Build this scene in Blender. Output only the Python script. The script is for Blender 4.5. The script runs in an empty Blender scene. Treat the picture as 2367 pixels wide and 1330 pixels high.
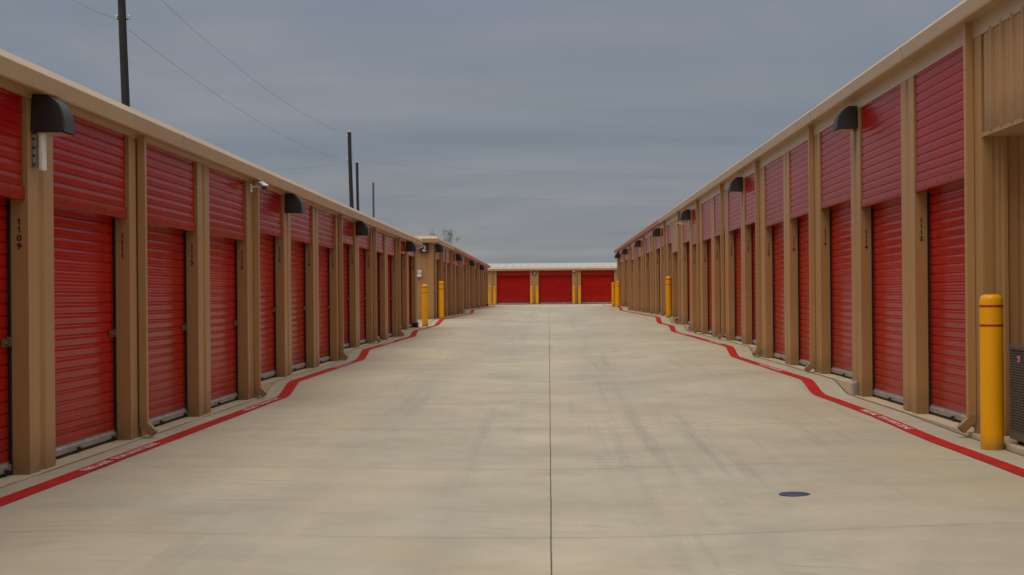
import bpy, bmesh, math, random
from mathutils import Matrix, Vector, Euler
R = math.radians
random.seed(7)
scn = bpy.context.scene
COL = scn.collection

# ---------------------------------------------------------------- camera
cam_d = bpy.data.cameras.new("camera")
cam = bpy.data.objects.new("camera", cam_d)
COL.objects.link(cam)
scn.camera = cam
CZ = 1.6
F = 3300.0
cam_d.sensor_fit = 'HORIZONTAL'
cam_d.sensor_width = 36.0
cam_d.lens = 36.0 * F / 2367.0
cam_d.clip_end = 3000
cam_d.shift_x = -85.5 / 2367.0; cam_d.shift_y = 22.0 / 2367.0
cam.matrix_world = Matrix.Translation((0, 0, CZ)) @ Matrix.Rotation(R(90), 4, 'X') @ Matrix.Rotation(R(-0.5), 4, 'Z')

# ---------------------------------------------------------------- sky, sun, exposure
SUN_EL, SUN_AZ = 62.0, 215.0      # high, behind the camera to its left, veiled by cloud
w = bpy.data.worlds.new("World"); scn.world = w; w.use_nodes = True
nt = w.node_tree; nt.nodes.clear(); N = nt.nodes.new; L = nt.links.new
out = N('ShaderNodeOutputWorld')
sky = N('ShaderNodeTexSky'); sky.sky_type = 'NISHITA'; sky.sun_disc = False
sky.sun_elevation = R(SUN_EL); sky.sun_rotation = R(SUN_AZ); sky.air_density = 1.0; sky.dust_density = 3.0
bg_sky = N('ShaderNodeBackground'); bg_sky.inputs[1].default_value = 0.05
L(sky.outputs[0], bg_sky.inputs[0])
tc = N('ShaderNodeTexCoord'); sep = N('ShaderNodeSeparateXYZ'); L(tc.outputs['Generated'], sep.inputs[0])
def wmath(op, a, b=None, clamp=False):
    m = N('ShaderNodeMath'); m.operation = op; m.use_clamp = clamp
    for i, v in ((0, a), (1, b)):
        if v is None: continue
        if isinstance(v, (int, float)): m.inputs[i].default_value = v
        else: L(v, m.inputs[i])
    return m.outputs[0]
zc = wmath('MAXIMUM', sep.outputs[2], 0.0)
den = wmath('ADD', zc, 0.10)
comb = N('ShaderNodeCombineXYZ')
L(wmath('DIVIDE', sep.outputs[0], den), comb.inputs[0]); L(wmath('DIVIDE', sep.outputs[1], den), comb.inputs[1])
n1 = N('ShaderNodeTexNoise'); n1.inputs['Scale'].default_value = 0.5; n1.inputs['Detail'].default_value = 8; n1.inputs['Roughness'].default_value = 0.58
n1.inputs['Distortion'].default_value = 0.6
L(comb.outputs[0], n1.inputs['Vector'])
n2 = N('ShaderNodeTexNoise'); n2.inputs['Scale'].default_value = 1.3; n2.inputs['Detail'].default_value = 4
mp = N('ShaderNodeMapping'); mp.inputs['Location'].default_value = (5.2, 3.1, 0); mp.inputs['Rotation'].default_value = (0, 0, 0.3); mp.inputs['Scale'].default_value = (0.6, 1.3, 1)
L(comb.outputs[0], mp.inputs[0]); L(mp.outputs[0], n2.inputs['Vector'])
cr = N('ShaderNodeValToRGB'); L(n1.outputs[0], cr.inputs[0])
e = cr.color_ramp.elements
e[0].position = 0.34; e[0].color = (0.188, 0.222, 0.264, 1)
e[1].position = 0.66; e[1].color = (0.268, 0.287, 0.322, 1)
cr2 = N('ShaderNodeValToRGB'); L(n2.outputs[0], cr2.inputs[0])
e = cr2.color_ramp.elements
e[0].position = 0.42; e[0].color = (0.94, 0.96, 0.98, 1)
e[1].position = 0.66; e[1].color = (1.07, 1.045, 1.01, 1)
mul = N('ShaderNodeMix'); mul.data_type = 'RGBA'; mul.blend_type = 'MULTIPLY'; mul.inputs[0].default_value = 1.0
L(cr.outputs[0], mul.inputs[6]); L(cr2.outputs[0], mul.inputs[7])
# cloud deck: warmer near the horizon, brighter towards the zenith
crz = N('ShaderNodeValToRGB'); L(sep.outputs[2], crz.inputs[0])
e = crz.color_ramp.elements
e[0].position = 0.0; e[0].color = (1.22, 1.08, 0.93, 1)
e[1].position = 0.10; e[1].color = (1.0, 1.0, 1.0, 1)
x = e.new(0.23); x.color = (1.0, 1.0, 1.05, 1)
mul2 = N('ShaderNodeMix'); mul2.data_type = 'RGBA'; mul2.blend_type = 'MULTIPLY'; mul2.inputs[0].default_value = 1.0
L(mul.outputs[2], mul2.inputs[6]); L(crz.outputs[0], mul2.inputs[7])
mr = N('ShaderNodeMapRange'); mr.inputs[1].default_value = 0.24; mr.inputs[2].default_value = 0.95
mr.inputs[3].default_value = 1.05; mr.inputs[4].default_value = 4.7; L(sep.outputs[2], mr.inputs[0])
# thin high cloud overhead lets warmer light through
mrw = N('ShaderNodeMapRange'); mrw.inputs[1].default_value = 0.24; mrw.inputs[2].default_value = 0.6; L(sep.outputs[2], mrw.inputs[0])
warm = N('ShaderNodeMix'); warm.data_type = 'RGBA'; warm.blend_type = 'MULTIPLY'; L(mrw.outputs[0], warm.inputs[0])
warm.inputs[7].default_value = (1.16, 1.0, 0.80, 1)
bg_cl = N('ShaderNodeBackground'); L(mul2.outputs[2], warm.inputs[6]); L(warm.outputs[2], bg_cl.inputs[0]); L(mr.outputs[0], bg_cl.inputs[1])
mix = N('ShaderNodeMixShader'); mix.inputs[0].default_value = 0.93
L(bg_sky.outputs[0], mix.inputs[1]); L(bg_cl.outputs[0], mix.inputs[2]); L(mix.outputs[0], out.inputs[0])

sun_d = bpy.data.lights.new("sun", 'SUN'); sun_d.energy = 1.2; sun_d.angle = R(35); sun_d.color = (1.0, 0.90, 0.76)
sun = bpy.data.objects.new("sun", sun_d); COL.objects.link(sun)
az, el = R(SUN_AZ), R(SUN_EL)
sdir = Vector((math.sin(az) * math.cos(el), math.cos(az) * math.cos(el), math.sin(el)))
sun.rotation_euler = sdir.to_track_quat('Z', 'Y').to_euler(); sun.location = (0, 0, 30)
scn.view_settings.view_transform = 'Standard'; scn.view_settings.look = 'None'
scn.view_settings.gamma = 1.0; scn.view_settings.use_curve_mapping = False
scn.view_settings.exposure = 0.0

# ---------------------------------------------------------------- materials
def material(name, base, rough=0.6, metal=0.0, spec=0.5, noise=0.0, nscale=3.0, stretch=(1, 1, 1), bump=0.0, bscale=40.0, rvar=0.0, second=None, coat=0.0):
    m = bpy.data.materials.new(name); m.use_nodes = True
    t = m.node_tree; b = t.nodes['Principled BSDF']
    b.inputs['Roughness'].default_value = rough; b.inputs['Metallic'].default_value = metal
    b.inputs['Specular IOR Level'].default_value = spec
    b.inputs['Coat Weight'].default_value = coat
    b.inputs['Base Color'].default_value = (*base, 1)
    if noise or second:
        tcn = t.nodes.new('ShaderNodeTexCoord'); mpn = t.nodes.new('ShaderNodeMapping'); mpn.inputs['Scale'].default_value = stretch
        t.links.new(tcn.outputs['Object'], mpn.inputs[0])
        nn = t.nodes.new('ShaderNodeTexNoise'); nn.inputs['Scale'].default_value = nscale; nn.inputs['Detail'].default_value = 6
        t.links.new(mpn.outputs[0], nn.inputs['Vector'])
        rr = t.nodes.new('ShaderNodeValToRGB')
        lo = [max(0, c * (1 - noise)) for c in base]; hi = [min(1, c * (1 + noise)) for c in (second or base)]
        rr.color_ramp.elements[0].position = 0.3; rr.color_ramp.elements[0].color = (*lo, 1)
        rr.color_ramp.elements[1].position = 0.7; rr.color_ramp.elements[1].color = (*hi, 1)
        t.links.new(nn.outputs[0], rr.inputs[0]); t.links.new(rr.outputs[0], b.inputs['Base Color'])
        if rvar:
            mm = t.nodes.new('ShaderNodeMapRange'); mm.inputs[3].default_value = rough - rvar; mm.inputs[4].default_value = rough + rvar
            t.links.new(nn.outputs[0], mm.inputs[0]); t.links.new(mm.outputs[0], b.inputs['Roughness'])
    if bump:
        tcn = t.nodes.new('ShaderNodeTexCoord')
        nb = t.nodes.new('ShaderNodeTexNoise'); nb.inputs['Scale'].default_value = bscale; nb.inputs['Detail'].default_value = 3
        t.links.new(tcn.outputs['Object'], nb.inputs['Vector'])
        bn = t.nodes.new('ShaderNodeBump'); bn.inputs['Strength'].default_value = bump; bn.inputs['Distance'].default_value = 0.01
        t.links.new(nb.outputs[0], bn.inputs['Height']); t.links.new(bn.outputs[0], b.inputs['Normal'])
    return m

TAN = material('tan_painted_steel', (0.40, 0.219, 0.086), 0.42, spec=0.4, noise=0.07, nscale=1.7, stretch=(1, 1, 0.35), bump=0.12, bscale=6, rvar=0.06)
TANL = material('light_tan_trim', (0.49, 0.335, 0.185), 0.33, noise=0.06, nscale=1.3, bump=0.12, bscale=4, rvar=0.06)
RED = material('glossy_red_painted_steel', (0.37, 0.0065, 0.0045), 0.20, spec=0.30, noise=0.12, nscale=1.6, stretch=(1, 1, 1), bump=0.12, bscale=4, rvar=0.05)
RUST = material('brick_red_trim', (0.44, 0.13, 0.055), 0.42, noise=0.06, nscale=1.0)
GALV = material('galvanised_steel', (0.36, 0.35, 0.33), 0.45, metal=0.6, noise=0.18, nscale=6, rvar=0.1)
DARK = material('dark_steel_and_gap_shade', (0.02, 0.018, 0.016), 0.6)  # dark steel parts, plus the shade painted in at the header gaps
GAP = material('black_rubber_and_shade', (0.010, 0.009, 0.008), 0.8)  # rubber parts, plus shade painted inside spout mouths and the air conditioner
BRASS = material('weathered_brass_latch', (0.20, 0.15, 0.07), 0.45, metal=0.5, noise=0.2, nscale=30)
SLAB = material('pale_slab_concrete', (0.50, 0.40, 0.255), 0.85, noise=0.10, nscale=2.5, bump=0.3, bscale=50)
BLACKTXT = material('black_vinyl_lettering', (0.012, 0.011, 0.012), 0.5)
YEL = material('yellow_plastic_sleeve', (0.80, 0.36, 0.001), 0.42, spec=0.3, noise=0.05, nscale=2.0, stretch=(1, 1, 0.5), rvar=0.05)
REDBAND = material('red_reflective_tape', (0.34, 0.02, 0.012), 0.4)
BRONZE = material('dark_bronze_housing', (0.022, 0.019, 0.018), 0.42, noise=0.15, nscale=8, rvar=0.08)
LENS = material('frosted_lamp_lens', (0.42, 0.32, 0.24), 0.3)
WHITE = material('white_plastic', (0.80, 0.80, 0.78), 0.4, noise=0.04, nscale=8)
BLK = material('black_glass', (0.008, 0.008, 0.009), 0.12)
BROWNSIGN = material('dark_brown_sign_face', (0.035, 0.022, 0.02), 0.45)
SIGNW = material('white_sign_paint', (0.68, 0.68, 0.68), 0.45)
SIGNRED = material('red_sign_lettering', (0.45, 0.03, 0.03), 0.5)
ACM = material('brown_grey_enamel', (0.105, 0.088, 0.074), 0.45, noise=0.06, nscale=4)
CREO = material('creosoted_pole_wood', (0.018, 0.016, 0.016), 0.85, noise=0.35, nscale=5, stretch=(6, 6, 0.4))
OLDW = material('weathered_grey_pole_wood', (0.10, 0.085, 0.07), 0.9, noise=0.3, nscale=5, stretch=(6, 6, 0.4))
WIREM = material('grey_cable', (0.10, 0.10, 0.11), 0.6)
def add_dirt(mat, z0, z1, col, fac, valvar=0.0):
    # splash-back dirt that clings near the foot of the piece, broken up by noise; optional fade from piece to piece
    t = mat.node_tree; b = t.nodes['Principled BSDF']; N = t.nodes.new; L = t.links.new
    src = b.inputs['Base Color'].links[0].from_socket
    tcn = N('ShaderNodeTexCoord'); sx = N('ShaderNodeSeparateXYZ'); L(tcn.outputs['Object'], sx.inputs[0])
    mr_ = N('ShaderNodeMapRange'); mr_.inputs[1].default_value = z0; mr_.inputs[2].default_value = z1; mr_.inputs[3].default_value = 1; mr_.inputs[4].default_value = 0
    L(sx.outputs[2], mr_.inputs[0])
    nn = N('ShaderNodeTexNoise'); nn.inputs['Scale'].default_value = 7; nn.inputs['Detail'].default_value = 6; L(tcn.outputs['Object'], nn.inputs['Vector'])
    a = N('ShaderNodeMath'); a.operation = 'MULTIPLY'; L(mr_.outputs[0], a.inputs[0]); L(nn.outputs[0], a.inputs[1])
    a2 = N('ShaderNodeMath'); a2.operation = 'MULTIPLY'; a2.inputs[1].default_value = fac * 1.8; a2.use_clamp = True; L(a.outputs[0], a2.inputs[0])
    k = N('ShaderNodeMix'); k.data_type = 'RGBA'; L(a2.outputs[0], k.inputs[0]); L(src, k.inputs[6]); k.inputs[7].default_value = (*col, 1)
    o = k.outputs[2]
    if valvar:
        oi = N('ShaderNodeObjectInfo'); m2 = N('ShaderNodeMapRange'); m2.inputs[3].default_value = 1 - valvar; m2.inputs[4].default_value = 1 + valvar
        L(oi.outputs['Random'], m2.inputs[0]); hs = N('ShaderNodeHueSaturation'); L(m2.outputs[0], hs.inputs['Value']); L(o, hs.inputs['Color']); o = hs.outputs[0]
    L(o, b.inputs['Base Color'])
add_dirt(RED, 0.0, 0.7, (0.16, 0.06, 0.03), 0.35, 0.07)
add_dirt(TAN, 0.0, 0.35, (0.13, 0.085, 0.045), 0.55, 0.05)
add_dirt(YEL, 0.0, 0.16, (0.20, 0.13, 0.05), 0.8, 0.04)
RED.node_tree.nodes['Principled BSDF'].inputs['IOR'].default_value = 1.27
PORC = material('pale_porcelain', (0.45, 0.45, 0.42), 0.3)
ROOFM = material('pale_galvalume_roof', (0.55, 0.56, 0.55), 0.35, metal=0.3, noise=0.06, nscale=1.0)
BARK = material('tree_bark', (0.07, 0.055, 0.045), 0.9, noise=0.3, nscale=8)
LEAF = material('brown_dry_leaves', (0.10, 0.055, 0.035), 0.8, noise=0.4, nscale=3)
STRIPE = material('red_line_paint', (0.42, 0.015, 0.011), 0.7, spec=0.15, noise=0.16, nscale=3.2, bump=0.2, bscale=60)
STENC = material('worn_white_stencil_paint', (0.66, 0.50, 0.48), 0.7, noise=0.35, nscale=14)
COVER = material('blue_black_iron_cover', (0.022, 0.042, 0.11), 0.45, noise=0.35, nscale=12)
BLUEP = material('blue_line_paint', (0.10, 0.22, 0.50), 0.6)
JOINTM = material('dark_joint_filler', (0.115, 0.08, 0.05), 0.9, noise=0.4, nscale=9)

def concrete():
    m = bpy.data.materials.new('broomed_concrete_paving'); m.use_nodes = True
    t = m.node_tree; b = t.nodes['Principled BSDF']; N = t.nodes.new; L = t.links.new
    tcn = N('ShaderNodeTexCoord')
    def mapping(scale, rot=0, loc=(0, 0, 0)):
        k = N('ShaderNodeMapping'); k.inputs['Scale'].default_value = scale; k.inputs['Rotation'].default_value = (0, 0, rot); k.inputs['Location'].default_value = loc
        L(tcn.outputs['Object'], k.inputs[0]); return k.outputs[0]
    def noise(vec, sc, det=5, rough=0.55, dist=0.0):
        k = N('ShaderNodeTexNoise'); k.inputs['Scale'].default_value = sc; k.inputs['Detail'].default_value = det
        k.inputs['Roughness'].default_value = rough; k.inputs['Distortion'].default_value = dist
        L(vec, k.inputs['Vector']); return k.outputs[0]
    def ramp(f, p0, c0, p1, c1):
        k = N('ShaderNodeValToRGB'); k.color_ramp.elements[0].position = p0; k.color_ramp.elements[1].position = p1
        k.color_ramp.elements[0].color = (*c0, 1) if len(c0) == 3 else c0; k.color_ramp.elements[1].color = (*c1, 1)
        L(f, k.inputs[0]); return k.outputs[0]
    def mx(kind, fac, a, bb):
        k = N('ShaderNodeMix'); k.data_type = 'RGBA'; k.blend_type = kind
        if isinstance(fac, (int, float)): k.inputs[0].default_value = fac
        else: L(fac, k.inputs[0])
        L(a, k.inputs[6])
        if isinstance(bb, tuple): k.inputs[7].default_value = (*bb, 1)
        else: L(bb, k.inputs[7])
        return k.outputs[2]
    def ma(op, a, bb=None, clamp=False):
        k = N('ShaderNodeMath'); k.operation = op; k.use_clamp = clamp
        for i, v in ((0, a), (1, bb)):
            if v is None: continue
            if isinstance(v, (int, float)): k.inputs[i].default_value = v
            else: L(v, k.inputs[i])
        return k.outputs[0]
    # large tone drift between greyish and creamier patches
    base = ramp(noise(mapping((0.20, 0.16, 1)), 1.0, 7, 0.62, 0.5), 0.36, (0.385, 0.357, 0.300), 0.62, (0.480, 0.437, 0.335))
    streak = ramp(noise(mapping((0.22, 0.75, 1), 0.04), 1.0, 8, 0.68, 0.4), 0.30, (0.87, 0.855, 0.82), 0.70, (1.05, 1.05, 1.05))
    c = mx('MULTIPLY', 0.45, base, streak)
    mott = ramp(noise(mapping((1.1, 1.1, 1), 0.3, (3, 8, 0)), 1.0, 9, 0.7), 0.34, (0.87, 0.86, 0.835), 0.66, (1.06, 1.06, 1.06))
    c = mx('MULTIPLY', 1.0, c, mott)
    fine = ramp(noise(mapping((2.2, 14, 1), 0.02, (3, 1, 0)), 1.0, 6, 0.75), 0.3, (0.965, 0.96, 0.955), 0.7, (1.02, 1.02, 1.02))
    c = mx('MULTIPLY', 0.8, c, fine)
    grit = ramp(noise(mapping((60, 60, 1)), 1.0, 2), 0.3, (0.95, 0.95, 0.95), 0.7, (1.04, 1.04, 1.04))
    c = mx('MULTIPLY', 1.0, c, grit)
    # ochre stains
    st = ramp(noise(mapping((0.35, 0.75, 1), -0.04, (7, 2, 0)), 0.8, 9, 0.74, 0.8), 0.54, (0, 0, 0), 0.74, (1, 1, 1))
    sxa = N('ShaderNodeSeparateXYZ'); L(tcn.outputs['Object'], sxa.inputs[0])
    side = ma('MULTIPLY', ma('SUBTRACT', ma('ABSOLUTE', ma('ADD', sxa.outputs[0], -0.3)), 1.3), 0.5, clamp=True)
    warmm = ramp(noise(mapping((0.3, 0.5, 1), 0, (4, 9, 0)), 1.0, 8, 0.68, 0.6), 0.36, (0, 0, 0), 0.66, (1, 1, 1))
    c = mx('MIX', ma('MULTIPLY', ma('MULTIPLY', side, warmm), 0.6), c, (0.45, 0.375, 0.235))
    c = mx('MIX', ma('MULTIPLY', st, 0.58), c, (0.43, 0.33, 0.19))
    st2 = ramp(noise(mapping((0.35, 2.4, 1), 0.02, (1, 9, 0)), 0.9, 7, 0.7, 0.6), 0.64, (0, 0, 0), 0.76, (1, 1, 1))
    c = mx('MIX', ma('MULTIPLY', st2, 0.65), c, (0.43, 0.28, 0.145))
    # tyre rubber: bundles of fine lengthwise smears in the wheel lanes
    sx0 = N('ShaderNodeSeparateXYZ'); L(tcn.outputs['Object'], sx0.inputs[0])
    def lane(x0, hw):
        d_ = ma('ABSOLUTE', ma('SUBTRACT', sx0.outputs[0], x0))
        return ma('SUBTRACT', 1.0, ma('DIVIDE', d_, hw), clamp=True)
    lanes = ma('ADD', ma('ADD', lane(-2.0, 1.0), ma('MULTIPLY', lane(-0.75, 0.5), 0.7)), ma('ADD', ma('MULTIPLY', lane(1.0, 0.9), 0.7), ma('MULTIPLY', lane(2.6, 0.7), 0.4)), clamp=True)
    ty = ramp(noise(mapping((7.0, 0.13, 1), 0.015, (0, 4, 0)), 1.0, 6, 0.62), 0.46, (0, 0, 0), 0.70, (1, 1, 1))
    msk = ramp(noise(mapping((0.35, 0.10, 1), 0, (2, 5, 0)), 1.0, 4), 0.36, (0, 0, 0), 0.60, (1, 1, 1))
    c = mx('MIX', ma('MULTIPLY', ma('MULTIPLY', ma('MULTIPLY', ty, msk), lanes), 0.6), c, (0.225, 0.212, 0.19))
    soft = ramp(noise(mapping((0.9, 0.06, 1), 0.0, (4, 4, 0)), 1.0, 4), 0.42, (0, 0, 0), 0.66, (1, 1, 1))
    c = mx('MIX', ma('MULTIPLY', ma('MULTIPLY', soft, lanes), 0.42), c, (0.29, 0.27, 0.235))
    ty2 = ramp(noise(mapping((5.5, 0.16, 1), 0.13, (6, 1, 0)), 1.0, 6, 0.62), 0.52, (0, 0, 0), 0.70, (1, 1, 1))
    msk2 = ramp(noise(mapping((0.35, 0.12, 1), 0, (9, 3.4, 0)), 1.0, 3), 0.50, (0, 0, 0), 0.62, (1, 1, 1))
    c = mx('MIX', ma('MULTIPLY', ma('MULTIPLY', ty2, msk2), 0.4), c, (0.22, 0.205, 0.18))
    # scuffs
    sc = ramp(noise(mapping((1.1, 2.6, 1), 0.1, (4, 4, 0)), 1.0, 6, 0.65, 2.2), 0.66, (0, 0, 0), 0.74, (1, 1, 1))
    c = mx('MIX', ma('MULTIPLY', sc, 0.38), c, (0.22, 0.195, 0.165))
    # curved shoe-black swirls and hairline cracks
    wv = N('ShaderNodeTexWave'); wv.wave_type = 'RINGS'; wv.rings_direction = 'Z'; wv.inputs['Scale'].default_value = 1.1; wv.inputs['Distortion'].default_value = 5.0; wv.inputs['Detail'].default_value = 3
    L(mapping((1.2, 1.2, 1), 0, (2.6, -3.2, 0)), wv.inputs['Vector'])
    wr = ramp(wv.outputs['Color'], 0.80, (0, 0, 0), 0.97, (1, 1, 1))
    wm = ramp(noise(mapping((0.55, 0.55, 1), 0, (11, 6, 0)), 1.0, 4), 0.58, (0, 0, 0), 0.68, (1, 1, 1))
    c = mx('MIX', ma('MULTIPLY', ma('MULTIPLY', wr, wm), 0.32), c, (0.19, 0.17, 0.145))
    # specks
    vo = N('ShaderNodeTexVoronoi'); vo.inputs['Scale'].default_value = 2.2; L(tcn.outputs['Object'], vo.inputs['Vector'])
    sp = ramp(vo.outputs['Distance'], 0.018, (1, 1, 1), 0.034, (0, 0, 0))
    vs = N('ShaderNodeSeparateXYZ'); L(vo.outputs['Color'], vs.inputs[0])
    c = mx('MIX', ma('MULTIPLY', ma('MULTIPLY', sp, ma('GREATER_THAN', vs.outputs[0], 0.72)), 0.8), c, (0.07, 0.055, 0.04))
    # saw cut joints across and the long one down the middle
    sx = N('ShaderNodeSeparateXYZ'); L(tcn.outputs['Object'], sx.inputs[0])
    wob = noise(mapping((0.8, 0.8, 1)), 1.0, 3)
    yy = ma('ADD', sx.outputs[1], ma('MULTIPLY', wob, 0.03))
    fr = ma('ABSOLUTE', ma('SUBTRACT', ma('MODULO', ma('ADD', yy, 200 * 3.67 - 9.58 + 1.835), 3.67), 1.835))
    jt = ma('LESS_THAN', fr, 0.011)
    jb = ramp(fr, 0.0, (1, 1, 1), 0.10, (0, 0, 0))
    c = mx('MIX', ma('MULTIPLY', jb, 0.12), c, (0.27, 0.20, 0.13))
    jv = ramp(noise(mapping((0.7, 0.7, 1), 0, (3, 3, 3)), 1.0, 3), 0.38, (0.08, 0.08, 0.08), 0.6, (0.42, 0.42, 0.42))
    c = mx('MIX', ma('MULTIPLY', jt, jv), c, (0.15, 0.11, 0.075))
    L(c, b.inputs['Base Color'])
    b.inputs['Roughness'].default_value = 0.8; b.inputs['Specular IOR Level'].default_value = 0.3
    nb = noise(mapping((14, 70, 1)), 1.0, 4)
    bn = N('ShaderNodeBump'); bn.inputs['Strength'].default_value = 0.12; bn.inputs['Distance'].default_value = 0.01
    L(nb, bn.inputs['Height']); L(bn.outputs[0], b.inputs['Normal'])
    return m
CONC = concrete()

# ---------------------------------------------------------------- helpers
class MB:
    def __init__(s): s.v = []; s.f = []; s.m = []
    def add(s, verts, faces, mi=0):
        o = len(s.v); s.v += [tuple(p) for p in verts]
        for f in faces: s.f.append([i + o for i in f]); s.m.append(mi)
        return s
    def box(s, x0, x1, y0, y1, z0, z1, mi=0):
        v = [(x, y, z) for z in (z0, z1) for (x, y) in ((x0, y0), (x1, y0), (x1, y1), (x0, y1))]
        return s.add(v, [(0, 3, 2, 1), (4, 5, 6, 7), (0, 1, 5, 4), (1, 2, 6, 5), (2, 3, 7, 6), (3, 0, 4, 7)], mi)
    def prism_z(s, pts, z0, z1, mi=0):      # closed plan outline extruded upwards
        n = len(pts)
        v = [(x, y, z0) for x, y in pts] + [(x, y, z1) for x, y in pts]
        return s.add(v, [tuple(range(n))[::-1], tuple(range(n, 2 * n))] + [(i, (i + 1) % n, n + (i + 1) % n, n + i) for i in range(n)], mi)
    def prism_x(s, pts, x0, x1, mi=0):      # (y,z) outline extruded along x
        n = len(pts)
        v = [(x0, y, z) for y, z in pts] + [(x1, y, z) for y, z in pts]
        return s.add(v, [tuple(range(n))[::-1], tuple(range(n, 2 * n))] + [(i, (i + 1) % n, n + (i + 1) % n, n + i) for i in range(n)], mi)
    def sheet_x(s, pts, x0, x1, mi=0):      # open (y,z) line extruded along x
        n = len(pts)
        v = [(x0, y, z) for y, z in pts] + [(x1, y, z) for y, z in pts]
        return s.add(v, [(i, i + 1, n + i + 1, n + i) for i in range(n - 1)], mi)
    def cyl(s, p0, p1, r0, r1=None, n=12, mi=0, caps=True):
        r1 = r0 if r1 is None else r1
        p0 = Vector(p0); p1 = Vector(p1); d = (p1 - p0).normalized()
        a = d.orthogonal().normalized(); b = d.cross(a)
        v = [p0 + (a * math.cos(2 * math.pi * i / n) + b * math.sin(2 * math.pi * i / n)) * r0 for i in range(n)]
        v += [p1 + (a * math.cos(2 * math.pi * i / n) + b * math.sin(2 * math.pi * i / n)) * r1 for i in range(n)]
        f = [(i, (i + 1) % n, n + (i + 1) % n, n + i) for i in range(n)]
        if caps: f += [tuple(range(n))[::-1], tuple(range(n, 2 * n))]
        return s.add(v, f, mi)
    def lathe(s, prof, n=28, mi=0):         # (r,z) profile round z
        v = []; f = []
        for r, z in prof: v += [(r * math.cos(2 * math.pi * i / n), r * math.sin(2 * math.pi * i / n), z) for i in range(n)]
        for k in range(len(prof) - 1):
            f += [(k * n + i, k * n + (i + 1) % n, (k + 1) * n + (i + 1) % n, (k + 1) * n + i) for i in range(n)]
        f += [tuple(range(n))[::-1], tuple(range((len(prof) - 1) * n, len(prof) * n))]
        return s.add(v, f, mi)
    def mesh(s, name, mats, smooth=False, recalc=True):
        me = bpy.data.meshes.new(name); me.from_pydata(s.v, [], s.f)
        if not isinstance(mats, (list, tuple)): mats = [mats]
        for mt in mats: me.materials.append(mt)
        for p, mi in zip(me.polygons, s.m): p.material_index = mi
        if recalc:
            bm = bmesh.new(); bm.from_mesh(me); bmesh.ops.recalc_face_normals(bm, faces=bm.faces); bm.to_mesh(me); bm.free()
        if smooth:
            for p in me.polygons: p.use_smooth = True
            try: me.set_sharp_from_angle(angle=R(38))
            except Exception: pass
        return me

def link(name, me, parent=None, loc=(0, 0, 0), rot=(0, 0, 0), bevel=0.0):
    o = bpy.data.objects.new(name, me); COL.objects.link(o)
    if parent: o.parent = parent
    o.location = loc; o.rotation_euler = rot
    if bevel:
        b = o.modifiers.new('bevel', 'BEVEL'); b.width = bevel; b.segments = 2; b.limit_method = 'ANGLE'; b.angle_limit = R(40)
    return o
def tag(o, label=None, cat=None, group=None, kind=None):
    for k, v in (('label', label), ('category', cat), ('group', group), ('kind', kind)):
        if v: o[k] = v
    return o
def empty(name, loc=(0, 0, 0), rot=(0, 0, 0)):
    o = bpy.data.objects.new(name, None); COL.objects.link(o); o.location = loc; o.rotation_euler = rot; o.empty_display_size = 0.2
    return o
def copy_tree(o, parent=None):
    c = o.copy(); COL.objects.link(c)
    if parent: c.parent = parent
    for ch in list(o.children): copy_tree(ch, c)
    return c
def text_mesh(body, size, mat, depth=0.002, bold=0.012, line=1.0, spacing=1.0, align='CENTER', name='lettering'):
    cu = bpy.data.curves.new('t', 'FONT'); cu.body = body; cu.size = size; cu.extrude = depth; cu.offset = bold * size
    cu.align_x = align; cu.space_line = line; cu.space_character = spacing; cu.resolution_u = 3
    ob = bpy.data.objects.new('t', cu); COL.objects.link(ob)
    dg = bpy.context.evaluated_depsgraph_get()
    me = bpy.data.meshes.new_from_object(ob.evaluated_get(dg)); me.name = name
    bpy.data.objects.remove(ob); bpy.data.curves.remove(cu)
    me.materials.clear(); me.materials.append(mat)
    return me

def number_mesh(num, h=0.057, pitch=0.0725):
    m = MB(); w_ = h * 0.56; t = h * 0.19
    for k, c in enumerate(num):
        z0 = -k * pitch
        if c == '1':
            xs = w_ * 0.10
            pts = [(xs + t / 2, 0), (xs + t / 2, h), (xs - t * 0.35, h), (xs - w_ * 0.48, h * 0.78), (xs - w_ * 0.48, h * 0.60), (xs - t / 2, h * 0.74), (xs - t / 2, 0)]
            n = len(pts)
            m.add([(x, z0 + y, 0.001) for x, y in pts], [tuple(range(n))])
        else:
            q = cached(('dg', c), lambda: text_mesh(c, 0.082, BLACKTXT, depth=0.0, bold=0.028))
            ys = [v.co.y for v in q.vertices]; xs_ = [v.co.x for v in q.vertices]; y0, y1 = min(ys), max(ys); xm = (min(xs_) + max(xs_)) / 2
            m.add([((v.co.x - xm) * 1.05, z0 + (v.co.y - y0) / (y1 - y0) * h, 0.001) for v in q.vertices], [tuple(p.vertices) for p in q.polygons])
    return m.mesh('unit_number', BLACKTXT, recalc=False)

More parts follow.
